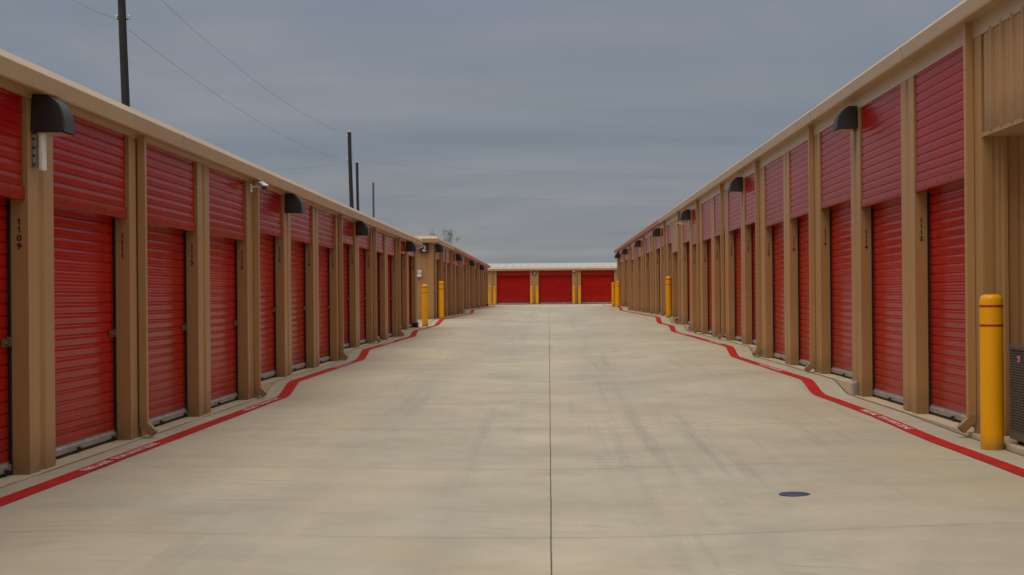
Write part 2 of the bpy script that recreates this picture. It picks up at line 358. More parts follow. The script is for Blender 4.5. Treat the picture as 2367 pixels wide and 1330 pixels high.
# ---------------------------------------------------------------- floor levels (relative to the eye) and ground
XL, XR = 4.60, 4.53
LSTEP = [(-50, -1.53), (22.45, -1.35), (31.75, -1.167), (43.95, -1.015), (53.0, -0.84), (77.6, -0.66)]
RSTEP = [(-50, -1.487), (21.25, -1.322), (30.85, -1.138), (46.1, -0.975), (51.9, -0.775), (79.6, -0.615)]
def level(steps, d):
    z = steps[0][1]
    for s, v in steps:
        if d >= s: z = v
    return z
def sm(t): t = max(0.0, min(1.0, t)); return t * t * (3 - 2 * t)
def edge(steps, d, ramp=1.35):
    z = steps[0][1]
    for s, v in steps[1:]:
        ln = 3.5 if 52 < s < 54 and steps is LSTEP else ramp
        z += (v - z) * sm((d - s) / ln) if d >= s else 0
    if steps is RSTEP: z -= 0.040 * sm((18.5 - d) / 4.0)
    return z - 0.012
CPTS = [(0, -1.62), (8, -1.62), (13, -1.60), (22, -1.52), (32, -1.35), (45, -1.17), (57, -0.98), (78, -0.80), (100, -0.66), (119, -0.60), (400, -0.6)]
def centre(d):
    for (a, za), (b, zb) in zip(CPTS, CPTS[1:]):
        if a <= d <= b: return za + (zb - za) * (d - a) / (b - a)
    return CPTS[0][1] if d < 0 else CPTS[-1][1]
def ground(x, y):
    e = edge(LSTEP, y) if x < 0 else edge(RSTEP, y)
    t = sm((abs(x) - 0.2) / 3.3)
    c = sum(centre(y + k) for k in (-2, -1, 0, 1, 2)) / 5
    far = sm((y - 100) / 14)
    e = e * (1 - far) + (-0.605) * far
    z = c + (e - c) * t
    if abs(x) > 4.7: z -= 0.03 * min(1, (abs(x) - 4.7) / 0.2)
    if y > 119.2: z -= 0.05
    if abs(x) > 60 or y > 200: z -= 0.6
    return z + CZ
def build_ground():
    xs = [-600, -120, -60, -30, -14, -9, -6, -4.9, -4.7] + [-4.5 + 0.1 * i for i in range(10)] + [-3.5 + 0.25 * i for i in range(29)] + [3.6 + 0.1 * i for i in range(10)] + [4.7, 4.9, 6, 9, 14, 30, 60, 120, 600]
    xs = sorted(set(round(v, 4) for v in xs))
    ys = [-60, -20, 0] + [2 + 0.125 * i for i in range(int(118 / 0.125))] + [120, 124, 140, 170, 200, 260, 400, 1200]
    v = [(x, y, ground(x, y)) for y in ys for x in xs]
    nx = len(xs)
    f = [(j * nx + i, j * nx + i + 1, (j + 1) * nx + i + 1, (j + 1) * nx + i) for j in range(len(ys) - 1) for i in range(nx - 1)]
    m = MB(); m.add(v, f)
    me = m.mesh('concrete_driveway', CONC, recalc=False)
    for p in me.polygons: p.use_smooth = True
    return tag(link('concrete_driveway', me), 'pale stained concrete lane running between the two rows of storage units', kind='structure')
build_ground()

def strip(name, label, xa, xb, y0, y1, mat, lift=0.006, fn=None, wob=0.0):
    ys = [2 + 0.125 * i for i in range(int(118 / 0.125)) if y0 <= 2 + 0.125 * i <= y1]
    ph = random.random() * 9
    v = []
    for y in ys:
        q = wob * (math.sin(y * 1.9 + ph) + 0.6 * math.sin(y * 5.3 + ph * 2))
        for x in (xa + q, xb + q): v.append((x, y, ground(x, y) + lift))
    f = [(2 * i, 2 * i + 1, 2 * i + 3, 2 * i + 2) for i in range(len(ys) - 1)]
    m = MB(); m.add(v, f)
    return tag(link(name, m.mesh(name, mat, recalc=False)), label, kind='structure')
strip('fire_lane_stripe', 'red fire lane line painted along the left row of units', -4.315, -4.135, 3, 112, STRIPE, wob=0.003)
strip('fire_lane_stripe', 'red fire lane line painted along the right row of units', 3.945, 4.125, 3, 107, STRIPE, wob=0.003)
strip('centre_joint', 'dark lengthwise joint down the middle of the concrete lane', -0.0042, 0.0042, 3, 117.5, JOINTM, lift=0.004, wob=0.0012)
strip('slab_joint', 'dark joint between the lane and the left building slab', -4.565, -4.545, 3, 103, JOINTM, lift=0.004, wob=0.003)
strip('slab_joint', 'dark joint between the lane and the right building slab', 4.455, 4.475, 3, 96, JOINTM, lift=0.004, wob=0.003)
m = MB().box(2.25, 3.65, 117.3, 117.42, 0.975, 1.004).box(2.45, 2.75, 117.0, 117.2, 0.975, 1.003, 1)
tag(link('blue_paint_line', m.mesh('blue_paint_line', [BLUEP, SIGNW])), 'short blue and white paint mark before the far building', kind='structure')

STEN = text_mesh('FIRE LANE   TOW AWAY ZONE', 0.118, STENC, depth=0.0, bold=0.03, spacing=0.98, align='LEFT', name='stencil_text')
_w = max(v.co.x for v in STEN.vertices); _s = 2.4 / _w
for v in STEN.vertices: v.co.x *= _s
def stencil(side, d):
    # flat letters draped over the stripe; tops point to the building
    me = STEN.copy()
    bm = bmesh.new(); bm.from_mesh(me)
    bmesh.ops.subdivide_edges(bm, edges=[e for e in bm.edges if e.calc_length() > 0.08], cuts=1)
    for v in bm.verts:
        if side < 0: wx, wy = -4.182 - v.co.y, d + v.co.x
        else: wx, wy = 3.992 + v.co.y, d - v.co.x
        v.co = Vector((wx, wy, ground(wx, wy) + 0.012))
    bm.to_mesh(me); bm.free()
    tag(link('stencil_lettering', me), 'white FIRE LANE TOW AWAY ZONE stencil on the red line', kind='structure')
for d in (12.9, 19.75, 28.1, 36.2, 45.6): stencil(-1, d)
for d in (18.4, 27.3, 35.9, 44.6): stencil(1, d)

# ---------------------------------------------------------------- building kit (local frame: x along the wall, left to right as you face it; y into the wall; z up; origin at eye level)
_mc = {}
def curtain(W, H, key='door', pitch=0.108, amp=0.0125):
    k = (key, round(W, 3), round(H, 3))
    if k in _mc: return _mc[k]
    pts = []; z = 0.0
    while z < H - 1e-4:
        for dz, o in ((0, 0), (0.008, -amp * 0.75), (0.030, -amp), (0.050, -amp * 0.9), (0.054, -amp * 1.0), (0.086, -amp * 0.85), (0.099, -amp * 0.5), (0.104, 0.0)):
            zz = z + dz * pitch / 0.108
            if zz < H: pts.append((o, zz))
        z += pitch
    pts.append((0, H))
    m = MB(); m.sheet_x(pts, 0, W); m.box(0.0, W, 0.004, 0.02, 0, H)
    _mc[k] = m.mesh(key, RED, smooth=True); return _mc[k]
def cached(key, fn):
    if key not in _mc: _mc[key] = fn()
    return _mc[key]

def mk_bar(W):
    m = MB()
    m.prism_x([(0.0, 0.03), (-0.028, 0.03), (-0.034, 0.045), (-0.034, 0.085), (-0.016, 0.10), (-0.016, 0.115), (0, 0.115)], 0, W, 0)
    m.box(0, W, -0.018, -0.002, 0.0, 0.032, 1)
    for fx in (0.45, 0.94):
        x = W * fx
        m.box(x - 0.03, x + 0.03, -0.055, -0.0345, 0.035, 0.06, 2)
        m.box(x - 0.012, x + 0.012, -0.075, -0.055, 0.03, 0.05, 2)
    return m.mesh('bottom_bar', [GALV, GAP, DARK])
def mk_guide(H):
    m = MB()
    m.box(0.0, 0.012, -0.050, 0.03, 0, H, 0); m.box(0.012, 0.052, 0.006, 0.03, 0, H, 0); m.box(0.012, 0.030, -0.050, -0.044, 0, H, 1)
    z = 0.05
    while z < H - 0.05:
        m.box(0.013, 0.046, -0.022, -0.008, z, z + 0.035, 1); z += 0.108
    return m.mesh('guide', [DARK, DARK])
def mk_guide_r(H):
    me = mk_guide(H); 
    for v in me.vertices: v.co.x = -v.co.x
    me.flip_normals(); return me
def mk_latch():
    m = MB()
    m.box(-0.16, -0.02, -0.030, -0.014, -0.035, 0.035, 0)
    m.box(-0.15, 0.0, -0.046, -0.031, -0.010, 0.014, 0)
    m.box(-0.075, -0.055, -0.062, -0.031, -0.03, 0.05, 0)
    return m.mesh('latch', BRASS)
def mk_header(W, H):
    # ribbed red panel with a flat folded foot
    me = bpy.data.meshes.new('x')
    m = MB(); pts = []; z = 0.115; p = 0.108
    while z < H - 0.02:
        for dz, o in ((0, 0), (0.007, -0.010), (0.028, -0.013), (0.050, -0.012), (0.054, -0.013), (0.088, -0.0115), (0.099, -0.008), (0.104, 0)):
            if z + dz < H: pts.append((o, z + dz))
        z += p
    pts.append((0, H))
    g = 0.035
    m.sheet_x(pts, g, W - g, 0)
    for i in range(len(pts) - 1):       # rib ends closed back to the channel
        pass
    m.box(0.0, W, 0.002, 0.02, 0.1, H, 1)  # dark backing sheet paints the shaded gap at the panel ends
    m.prism_x([(0.15, 0.0), (-0.020, 0.0), (-0.022, 0.008), (-0.020, 0.112), (-0.012, 0.118), (0.02, 0.118), (0.15, 0.02)], 0.004, W - 0.004, 0)
    for fx in (0.18, 0.42, 0.66, 0.9):
        m.cyl((W * fx, -0.021, 0.055), (W * fx, -0.027, 0.055), 0.007, n=6, mi=1)
    return m.mesh('header_panel', [RED, DARK], smooth=True)
def mk_pilaster(W, H, depth=0.24, side=-1, lip=True):
    m = MB()
    if W > 0.5:
        a, b, c, d = 0.25, 0.28, 0.37, 0.40
        if side > 0: a, b, c, d = W - d, W - c, W - b, W - a
        pts = [(0, 0), (a, 0), (b, 0.028), (c, 0.028), (d, 0), (W, 0), (W, depth), (0, depth)]
    else:
        pts = [(0, 0), (W, 0), (W, depth), (0, depth)]
    m.prism_z(pts, 0, H)
    # hem along the back of each jamb and the fixing screws
    for xx, s in ((0, -1), (W, 1)):
        m.box(min(xx, xx + s * 0.006), max(xx, xx + s * 0.006), 0.150, 0.165, 0.002, H - 0.3)
        for z in (0.12, 0.62, 1.12, 1.72):
            if z < H - 0.9: m.cyl((xx, 0.125, z), (xx + s * 0.005, 0.125, z), 0.008, n=6)
    for z in (0.10, H * 0.5):
        m.cyl((0.32 if W > 0.5 else W / 2, 0.028 if W > 0.5 else 0, z), (0.32 if W > 0.5 else W / 2, 0.022 if W > 0.5 else -0.005, z), 0.007, n=6)
    return m.mesh('pilaster', TAN)
def mk_downspout(H, dirx=1):
    m = MB(); w2, dp = 0.045, 0.085
    pts = [(-w2, 0), (-w2 + 0.008, -dp), (w2 - 0.008, -dp), (w2, 0)]
    m.prism_z(pts, 0.16, H)
    return m.mesh('downspout', TAN)
def mk_elbow():
    m = MB(); w2 = 0.046; dp = 0.086
    # kicks out over the slab at about 45 degrees
    pts = [(-0.001, 0.20), (-dp, 0.20), (-dp, 0.165), (-0.190, 0.066), (-0.125, 0.002), (-0.001, 0.120)]
    n = len(pts)
    v = [(-w2, y, z) for y, z in pts] + [(w2, y, z) for y, z in pts]
    f = [tuple(range(n))[::-1], tuple(range(n, 2 * n))] + [(i, (i + 1) % n, n + (i + 1) % n, n + i) for i in range(n)]
    m.add(v, f)
    # open mouth: a black quad paints the shade inside the pipe
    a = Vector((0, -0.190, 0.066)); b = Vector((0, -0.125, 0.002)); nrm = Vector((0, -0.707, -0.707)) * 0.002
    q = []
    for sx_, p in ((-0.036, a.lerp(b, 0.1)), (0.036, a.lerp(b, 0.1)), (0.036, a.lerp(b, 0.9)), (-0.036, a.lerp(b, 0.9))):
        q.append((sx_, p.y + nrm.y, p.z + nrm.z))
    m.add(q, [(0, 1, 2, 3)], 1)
    return m.mesh('elbow', [TAN, GAP])
def ribbed(W, H, pitch=0.305, rib=0.030, mat=None, name='wall_panel'):
    pts = []; x = 0
    while x < W - 0.02:
        for dx, y in ((0, 0), (pitch * .36, 0), (pitch * .42, 0.006), (pitch * .52, 0.006), (pitch * .58, 0), (pitch * .70, 0), (pitch * .77, -rib), (pitch * .92, -rib), (pitch * .99, 0)):
            if x + dx <= W: pts.append((x + dx, y))
        x += pitch
    pts.append((W, 0)); pts += [(W, 0.02), (0, 0.02)]
    m = MB(); m.prism_z(pts, 0, H)
    return m.mesh(name, mat or TAN)
def mk_gutter(Ln, zb, red=False, seams=6.1, s0=0.0, endrot=False):
    # folded eave gutter: outline in (y,z)
    P = [(0.03, zb + 0.02), (-0.165, zb), (-0.180, zb + 0.012), (-0.205, zb + 0.145), (-0.198, zb + 0.155), (-0.085, zb + 0.255), (0.0, zb + 0.267), (0.05, zb + 0.12)]
    m = MB(); m.prism_x(P, 0, Ln)
    cy = sum(p[0] for p in P) / len(P); cz = sum(p[1] for p in P) / len(P)
    x = s0
    while 0.1 < x + 0.2 and x < Ln - 0.1:
        if x > 0.1:
            Q = [(cy + (y - cy) * 1.018, cz + (z - cz) * 1.018) for y, z in P]
            m.prism_x(Q, x, x + 0.035, 0)
            m.prism_x([(cy + (y - cy) * 1.010, cz + (z - cz) * 1.010) for y, z in P], x + 0.035, x + 0.047, 1)
        x += seams
    return m.mesh('gutter', [RUST if red else TANL, JOINTM])

def building(root, kind, spec):
    """spec: sgn (+1: u=d, -1: u=-d), pil [(d0,d1,number,spouts)], bays [(d0,d1)], floor fn, zhead (door height), ztop, zflash, ..."""
    sg = spec['sgn']
    U = lambda a, b: (a, b) if sg > 0 else (-b, -a)
    DH = spec['door_h']; ft = spec['flash_top']; fb = spec['flash_bot']
    for (a, b, num, sp) in spec['pil']:
        u0, u1 = U(a, b); mid = (a + b) / 2
        z = spec['floor']((a + 0.02))
        W = b - a
        H = fb - z + 0.01
        me = cached(('pil', round(W, 2), round(H, 2), sg), lambda: mk_pilaster(W, H, side=sg))
        p = link('pilaster', me, root, (u0, 0, z))
        if num:
            nm = cached(('num', num), lambda: number_mesh(num))
            zt = z + DH - spec['num_drop'] - 0.056 - z   # local to the pilaster
            t = bpy.data.objects.new('unit_number', nm); COL.objects.link(t); t.parent = p
            t['label'] = 'black unit number %s in stacked digits' % num
            yj = 0.078
            if sg > 0:   # near jamb faces -x: text right -> -y, up -> z, normal -> -x
                M = Matrix(((0, 0, -1, 0), (-1, 0, 0, 0), (0, 1, 0, 0), (0, 0, 0, 1)))
                t.matrix_local = Matrix.Translation((-0.003, yj, zt)) @ M
            else:
                M = Matrix(((0, 0, 1, 0), (1, 0, 0, 0), (0, 1, 0, 0), (0, 0, 0, 1)))
                t.matrix_local = Matrix.Translation((W + 0.003, yj, zt)) @ M
    for d in spec.get('spouts', []):
        z = spec['floor'](d - 0.3)
        top = ft + 0.06
        me = cached(('ds', round(top - z, 2)), lambda: mk_downspout(top - z))
        o = link('downspout', me, root, (sg * d, -0.003, z), bevel=0.004)
        link('elbow', cached('elbow', mk_elbow), o, (0, 0, 0))
    for (a, b) in spec['bays']:
        u0, u1 = U(a, b); W = b - a; z = spec['floor'](b + 0.02)
        hb = z + DH                      # underside of the header panel
        y = 0.19
        dr = link('roll_up_door', curtain(W - 0.06, DH + 0.02), root, (u0 + 0.03, y, z + 0.11))
        # children are placed relative to the curtain
        link('bottom_bar', cached(('bar', round(W, 2)), lambda: mk_bar(W - 0.07)), dr, (0.005, -0.004, -0.105))
        link('guide', cached(('gl', round(DH, 2)), lambda: mk_guide(DH)), dr, (-0.029, 0.01, -0.11))
        link('guide', cached(('gr', round(DH, 2)), lambda: mk_guide_r(DH)), dr, (W - 0.031, 0.01, -0.11))
        if W > 1.5:
            link('latch', cached('latch', mk_latch), dr, (W - 0.065, -0.004, 1.06))
        link('header_panel', cached(('hd', round(W, 2), round(fb - hb, 2)), lambda: mk_header(W, fb - hb + 0.03)), root, (u0, spec['head_y'], hb))
    # flashing strip, gutter, slabs, shell, roof
    for (a, b) in spec['flash']:
        u0, u1 = U(a, b)
        m = MB().prism_x([(0.04, fb), (-0.004, fb - 0.002), (-0.006, fb + 0.01), (-0.006, ft), (0.04, ft)], u0, u1)
        link('flashing', m.mesh('flashing', TANL), root)
    for (a, b, red) in spec['gutter']:
        u0, u1 = U(a, b)
        link('gutter', mk_gutter(u1 - u0, spec['gut'], red, s0=spec.get('seam0', 2.0)), root, (u0, 0, 0))
    for (a, b, zz) in spec['slabs']:
        u0, u1 = U(a, b)
        m = MB().box(u0, u1, -0.05, spec['depth'], zz - 0.5, zz)
        link('foundation', m.mesh('foundation', SLAB), root)
    for (a, b, y0) in spec['shell']:
        u0, u1 = U(a, b)
        m = MB().box(u0, u1, y0, spec['depth'] - 0.05, -1.45, ft)
        link('wall', m.mesh('wall', TAN), root)
    u0, u1 = U(*spec['roof'])
    g = spec['gut'] + 0.245; D = spec['depth']
    m = MB().prism_x([(-0.02, g + 0.025), (D / 2, g + 0.045 + D / 2 * spec.get('pitch', 0.03)), (D + 0.1, g + 0.025), (D + 0.1, g - 0.06), (D / 2, g - 0.02), (0.06, g - 0.10)], u0, u1)
    if spec.get('seam'):
        x = u0 + 0.2
        while x < u1:
            m.prism_x([(-0.02, g + 0.02), (D / 2, g + 0.045 + D / 2 * spec['pitch']), (D / 2, g + 0.095 + D / 2 * spec['pitch']), (-0.02, g + 0.075)], x, x + 0.03)
            x += 0.41 * 1.55
    link('roof', m.mesh('roof', ROOFM), root)

def guard(root, u0, u1, z):
    m = MB().box(u0, u1, -0.035, 0.12, 0.0, 0.17)
    link('base_guard', m.mesh('base_guard', GAP), root, (0, 0, z), bevel=0.01)
def step_plate(root, u0, u1, z):
    m = MB().prism_x([(-0.052, 0.0), (-0.058, 0.17), (0.0, 0.21), (0.0, 0.0)], u0, u1)
    link('corner_plate', m.mesh('corner_plate', GALV), root, (0, 0, z))

fl = lambda d: level(LSTEP, d)
frr = lambda d: level(RSTEP, d)

# ---- left building, units 1105..1133
DL0 = 12.62; P = 3.052
B1 = empty('storage_building', (-XL, 0, CZ), (0, 0, R(90)))
tag(B1, 'low tan storage building with red roll-up doors along the left of the lane', 'storage building')
pil = []; bays = []
for n in range(-2, 13):
    a = DL0 + P * n
    pil.append((a, a + 0.655, str(1109 + 2 * n), None))
    bays.append((a - (P - 0.655), a))
spec1 = dict(sgn=1, pil=pil, bays=bays, floor=fl, door_h=2.43, num_drop=0.165, flash_bot=1.815, flash_top=1.90, head_y=0.045,
             spouts=[9.9, 16.02, 22.27, 31.3, 37.4, 43.55],
             flash=[(4.1, 49.93)], gutter=[(4.0, 49.98, False)], gut=1.838, seam0=1.05 + 6.1 * 2,
             slabs=[(3.5, 22.42, -1.53), (22.42, 31.7, -1.35), (31.7, 43.9, -1.167), (43.9, 50.0, -1.015)],
             shell=[(4.1, 49.9, 0.24)], roof=(4.0, 49.97), depth=9.0)
building(B1, 'left', spec1)
guard(B1, 49.24, 49.93, -1.015)
for s, z in ((22.45, -1.53), (31.75, -1.35), (43.95, -1.167)): step_plate(B1, s - 0.20, s - 0.04, z)
link('end_wall', ribbed(8.6, 3.1), B1, (49.91, 0.26, -1.1), (0, 0, R(90)))

# ---- second building on the left, behind the gap
B2 = empty('storage_building', (-XL, 0, CZ), (0, 0, R(90)))
tag(B2, 'second tan storage building with the number 2 sign on its end wall', 'storage building')
pil = [(57.0, 57.2, None, None), (57.95, 58.6, '1135', None)]; bays = [(57.2, 57.95)]
d = 58.6; k = 1137
while d + 2.4 + 0.655 < 108:
    bays.append((d, d + 2.397)); pil.append((d + 2.397, d + 3.052, str(k), None)); d += 3.052; k += 2
END2 = d
spec2 = dict(sgn=1, pil=pil, bays=bays, floor=fl, door_h=2.43, num_drop=0.165, flash_bot=2.19, flash_top=2.27, head_y=0.045,
             spouts=[61.3 + 6.104 * i for i in range(7)],
             flash=[(57.0, END2)], gutter=[(56.85, 66.6, False), (66.6, END2 + 0.1, True)], gut=2.215, seam0=3.0,
             slabs=[(56.9, 77.6, -0.84), (77.6, END2 + 0.1, -0.66)], shell=[(57.05, END2 - 0.05, 0.24)], roof=(56.9, END2 + 0.08), depth=9.0)
building(B2, 'left2', spec2)
guard(B2, 60.2, 61.0, -0.84); guard(B2, END2 - 0.7, END2, -0.66)
link('end_wall', ribbed(9.0, 3.13, rib=0.022), B2, (57.02, 9.0, -0.85), (0, 0, R(-90)))
m = MB().box(-0.035, 0.0, 0.0, 0.22, 0, 3.13); m.box(-0.035, 0.03, 9.0, 9.06, 0, 3.13)
link('corner_trim', m.mesh('corner_trim', TAN), B2, (57.0, 0, -0.85))
m = MB()   # sloping rake trim above the end wall
m.add([(-0.16, -0.20, 2.215), (-0.20, -0.20, 2.36), (-0.10, -0.11, 2.478), (0.0, -0.1, 2.478), (0.0, -0.1, 2.2),
       (-0.16, 9.1, 2.215), (-0.20, 9.1, 2.36), (-0.10, 9.1, 2.478), (0.0, 9.1, 2.478), (0.0, 9.1, 2.2)],
      [(0, 1, 6, 5), (1, 2, 7, 6), (2, 3, 8, 7), (3, 4, 9, 8), (4, 0, 5, 9), (0, 4, 3, 2, 1), (5, 6, 7, 8, 9)])
link('rake_trim', m.mesh('rake_trim', TANL), B2, (56.86, 0, 0))

# ---- right building, office recess then units 1112..
DR0 = 17.65; PR = 3.06
B3 = empty('storage_building', (XR, 0, CZ), (0, 0, R(-90)))
tag(B3, 'tall tan storage building with red roll-up doors along the right of the lane', 'storage building')
pil = [(14.9, 15.253, None, None)]; bays = []
for n in range(0, 26):
    a = DR0 + PR * n
    num = 1112 + 2 * n - (2 if n > 10 else 0)
    if n == 11: continue          # the walk-in door bay
    wd = 0.655
    if n == 10: wd = 1.95
    pil.append((a, a + wd, str(num), None))
    if n == 12: bays.append((a - 1.85, a))
    else: bays.append((a - (PR - 0.655), a))
pil.append((52.28, 52.56, None, None))
ENDR = DR0 + PR * 25 + 0.655
spec3 = dict(sgn=-1, pil=pil, bays=bays, floor=frr, door_h=2.742, num_drop=0.325, flash_bot=2.700, flash_top=2.93, head_y=0.03,
             spouts=[15.20, 24.32, 30.62, 36.9, 42.95, 49.1, 55.2, 61.3, 67.4, 73.5, 79.3, 85.4, 91.5],
             flash=[(4.1, ENDR)], gutter=[(4.0, 56.3, False), (56.3, ENDR + 0.15, True)], gut=2.868, seam0=2.2,
             slabs=[(3.5, 21.2, -1.487), (21.2, 30.8, -1.322), (30.8, 46.05, -1.138), (46.05, 51.85, -0.975), (51.85, 79.55, -0.775), (79.55, ENDR + .1, -0.615)],
             shell=[(15.253, 49.9, 0.24), (49.9, 52.5, 0.9), (52.5, ENDR - 0.02, 0.24), (4.1, 15.253, 1.52)], roof=(4.0, ENDR + 0.12), depth=9.5)
building(B3, 'right', spec3)
guard(B3, -ENDR, -ENDR + 0.7, -0.615); guard(B3, -51.0, -50.2, -0.975)
for s, z in ((21.2, -1.487), (30.8, -1.322), (46.05, -1.138)): step_plate(B3, -s + 0.04, -s + 0.20, z)
# recess by the office: hanging ribbed panel, soffit, end wall and back wall
RX = 14.9
link('upper_wall_panel', ribbed(10.5, 1.06, pitch=0.33, rib=0.026), B3, (-RX + 0.06, 0.012, 1.668))
m = MB().box(-RX, -4.2, -0.004, 0.03, 1.628, 1.672)
link('drip_trim', m.mesh('drip_trim', TAN), B3)
m = MB().box(-RX, -4.2, 0.031, 1.5, 1.632, 1.660)
link('soffit', m.mesh('soffit', TANL), B3)
link('recess_end_wall', ribbed(1.50, 3.12, pitch=0.26, rib=0.035), B3, (-RX + 0.002, 1.52, -1.487), (0, 0, R(90) + math.pi))
for o in B3.children:
    if o.name.startswith('recess_end_wall'): o.rotation_euler = (0, 0, R(-90) + math.pi); o.location = (-RX + 0.022, 0.01, -1.487)
link('recess_back_wall', ribbed(10.6, 3.12, rib=0.035), B3, (-RX, 1.50, -1.487))
# walk-in door recess
m = MB().box(-52.28, -50.2, 0.005, 0.04, frr(50) + 2.55, 2.70); link('upper_wall_panel', m.mesh('upper_wall_panel', TAN), B3)
m = MB().box(-51.7, -50.7, 0.84, 0.88, 0, 2.15); dd = link('walk_in_door', m.mesh('walk_in_door', TANL), B3, (0, 0, -0.965))
link('door_handle', MB().cyl((-50.8, 0.83, 1.0), (-50.8, 0.77, 1.0), 0.02, n=10).mesh('door_handle', GALV), dd)

# ---- far building across the end of the lane
YB = 119.0
B4 = empty('storage_building', (0, YB, CZ))
tag(B4, 'far tan storage building with wide red doors and white roof across the lane end', 'storage building')
pil = []; bays = []
for k in range(-6, 7):
    a = -4.36 + 3.51 * k
    bays.append((a, a + 2.79)); pil.append((a - 0.72, a, None, None))
spec4 = dict(sgn=1, pil=pil, bays=bays, floor=lambda d: -0.60, door_h=2.43, num_drop=0, flash_bot=2.20, flash_top=2.27, head_y=0.045,
             spouts=[-4.72 + 7.02 * k for k in range(-2, 4)], flash=[(-26, 21)], gutter=[(-26, 21.2, False)], gut=2.225, seam0=5.0,
             slabs=[(-26.2, 21.2, -0.60)], shell=[(-26, 21, 0.24)], roof=(-26.1, 21.3), depth=12.0, pitch=0.075, seam=True)
building(B4, 'far', spec4)

# ---------------------------------------------------------------- bollards
def make_bollard():
    root = empty('bollard')
    r = 0.111; H = 1.53
    m = MB(); m.lathe([(r + 0.001, 0.0), (r + 0.001, H - 0.07), (r * 0.985, H - 0.045), (r * 0.90, H - 0.02), (r * 0.72, H - 0.006), (r * 0.4, H)], 32)
    link('sleeve', m.mesh('sleeve', YEL, smooth=True), root)
    for z in (H - 0.125, H - 0.315):
        m = MB(); n = 32; ro = r + 0.0035
        m.lathe([(ro, z), (ro, z + 0.020)], n)
        link('reflective_band', m.mesh('reflective_band', REDBAND, smooth=True), root)
    return root
bol = make_bollard()
BOLL = [
    (4.36, 14.08, 'large yellow bollard in the right foreground beside the air conditioner', None),
    (4.46, 53.1, 'yellow bollard standing alone halfway along the right row of units', None),
    (-4.52, 52.0, 'yellow bollard at the gap between the two left buildings, the left one of two', 1),
    (-4.33, 57.6 - 0.3, 'yellow bollard at the front corner of the second left building, the right one of two', 1),
    (-4.60, 110.6, 'yellow bollard at the left end of the far building front, leftmost of all', 1),
    (-4.52 + 0.02, 118.2, 'yellow bollard left of the leftmost far red door', 1),
    (-1.45, 118.2, 'yellow bollard left of the pillar with the number 3 sign', 1),
    (-0.98, 118.2, 'yellow bollard right of the pillar with the number 3 sign', 1),
    (2.06, 118.2, 'yellow bollard at the left of the downspout pillar on the far building', 1),
    (2.54, 118.2, 'yellow bollard at the right of the downspout pillar on the far building', 1),
    (4.13, 91.5, 'yellow bollard leftmost of three near the far end of the right row', 1),
    (4.98, 106.0, 'yellow bollard middle and shortest of three near the right row end', 1),
    (4.10, 84.5, 'yellow bollard rightmost and tallest of three near the right row end', 1),
]
for i, (x, y, lab, g) in enumerate(BOLL):
    b = bol if i == 0 else copy_tree(bol)
    b.location = (x, y, ground(x, y) - 0.002 if abs(x) < 4.7 else ground(x, y))
    tag(b, lab, 'bollard', 'yellow bollards guarding the units')

# ---------------------------------------------------------------- wall pack lamps
def make_lamp():
    root = empty('wall_lamp')     # local: y out of the wall is -y, x along it; origin at the middle of the back, bottom
    prof = []
    H = 0.335; D = 0.30
    for i in range(13):
        a = math.pi / 2 * i / 12
        prof.append((-(0.085 + (D - 0.085) * math.sin(a) ** 0.9), 0.035 + (H - 0.035) * math.cos(a) ** 0.85))
    prof = [(0.0, H)] + prof + [(-D, 0.0)]
    v = []; 
    for (y, z) in prof:
        hw = 0.118 + 0.032 * (1 - z / H)
        v += [(-hw, y, z), (hw, y, z)]
    n = len(prof); f = [(2 * i, 2 * i + 1, 2 * i + 3, 2 * i + 2) for i in range(n - 1)]
    v += [(-0.15, 0, 0), (0.15, 0, 0)]
    f.append(tuple([2 * i for i in range(n)] + [2 * n])[::-1]); f.append(tuple([2 * i + 1 for i in range(n)] + [2 * n + 1]))
    f.append((2 * n, 2 * n + 1, 1, 0))
    m = MB(); m.add(v, f)
    m.add([(-0.15, 0, 0), (0.15, 0, 0), (0.15, -D, 0), (-0.15, -D, 0)], [(0, 1, 2, 3)])
    me = m.mesh('housing', BRONZE, smooth=True)
    bm = bmesh.new(); bm.from_mesh(me); bmesh.ops.remove_doubles(bm, verts=bm.verts, dist=1e-4); bmesh.ops.recalc_face_normals(bm, faces=bm.faces); bm.to_mesh(me); bm.free()
    try: me.set_sharp_from_angle(angle=R(35))
    except Exception: pass
    link('housing', me, root, bevel=0.012)
    m = MB().box(-0.135, 0.135, -D + 0.03, -0.05, -0.012, -0.003)
    link('lens', m.mesh('lens', LENS), root)
    m = MB().box(-0.155, 0.155, -D - 0.004, 0, 0.0, 0.022)
    link('rim', m.mesh('rim', BRONZE), root, bevel=0.004)
    return root
lamp = make_lamp()
LAMPS = [(-1, 12.84, 1.51, 'large dark wall lamp above unit number 1109 on the left'),
         (-1, 25.05, 1.51, 'dark wall lamp above unit 1117, just past the white camera on the left'),
         (-1, 34.2, 1.51, 'dark wall lamp above unit 1123 on the left building'),
         (-1, 46.3, 1.515, 'dark wall lamp nearest the far end of the first left building'),
         (-1, 58.25, 1.855, 'dark wall lamp on the second left building just behind the number 2 sign'),
         (-1, 70.9, 1.84, 'second dark wall lamp along the second left building'),
         (-1, 83.1, 1.84, 'third dark wall lamp along the second left building'),
         (-1, 95.3, 1.84, 'last dark wall lamp at the far end of the second left building'),
         (1, 20.97, 2.42, 'large dark wall lamp above unit 1114 on the right'),
         (1, 33.3, 2.42, 'dark wall lamp above unit 1122 on the right building'),
         (1, 45.6, 2.42, 'dark wall lamp above the white camera on the right building'),
         (1, 58.0, 2.42, 'fourth dark wall lamp along the right building'),
         (1, 70.3, 2.42, 'fifth dark wall lamp along the right building'),
         (1, 82.6, 2.43, 'sixth dark wall lamp along the right building'),
         (1, 91.4, 2.44, 'last dark wall lamp at the far end of the right building')]
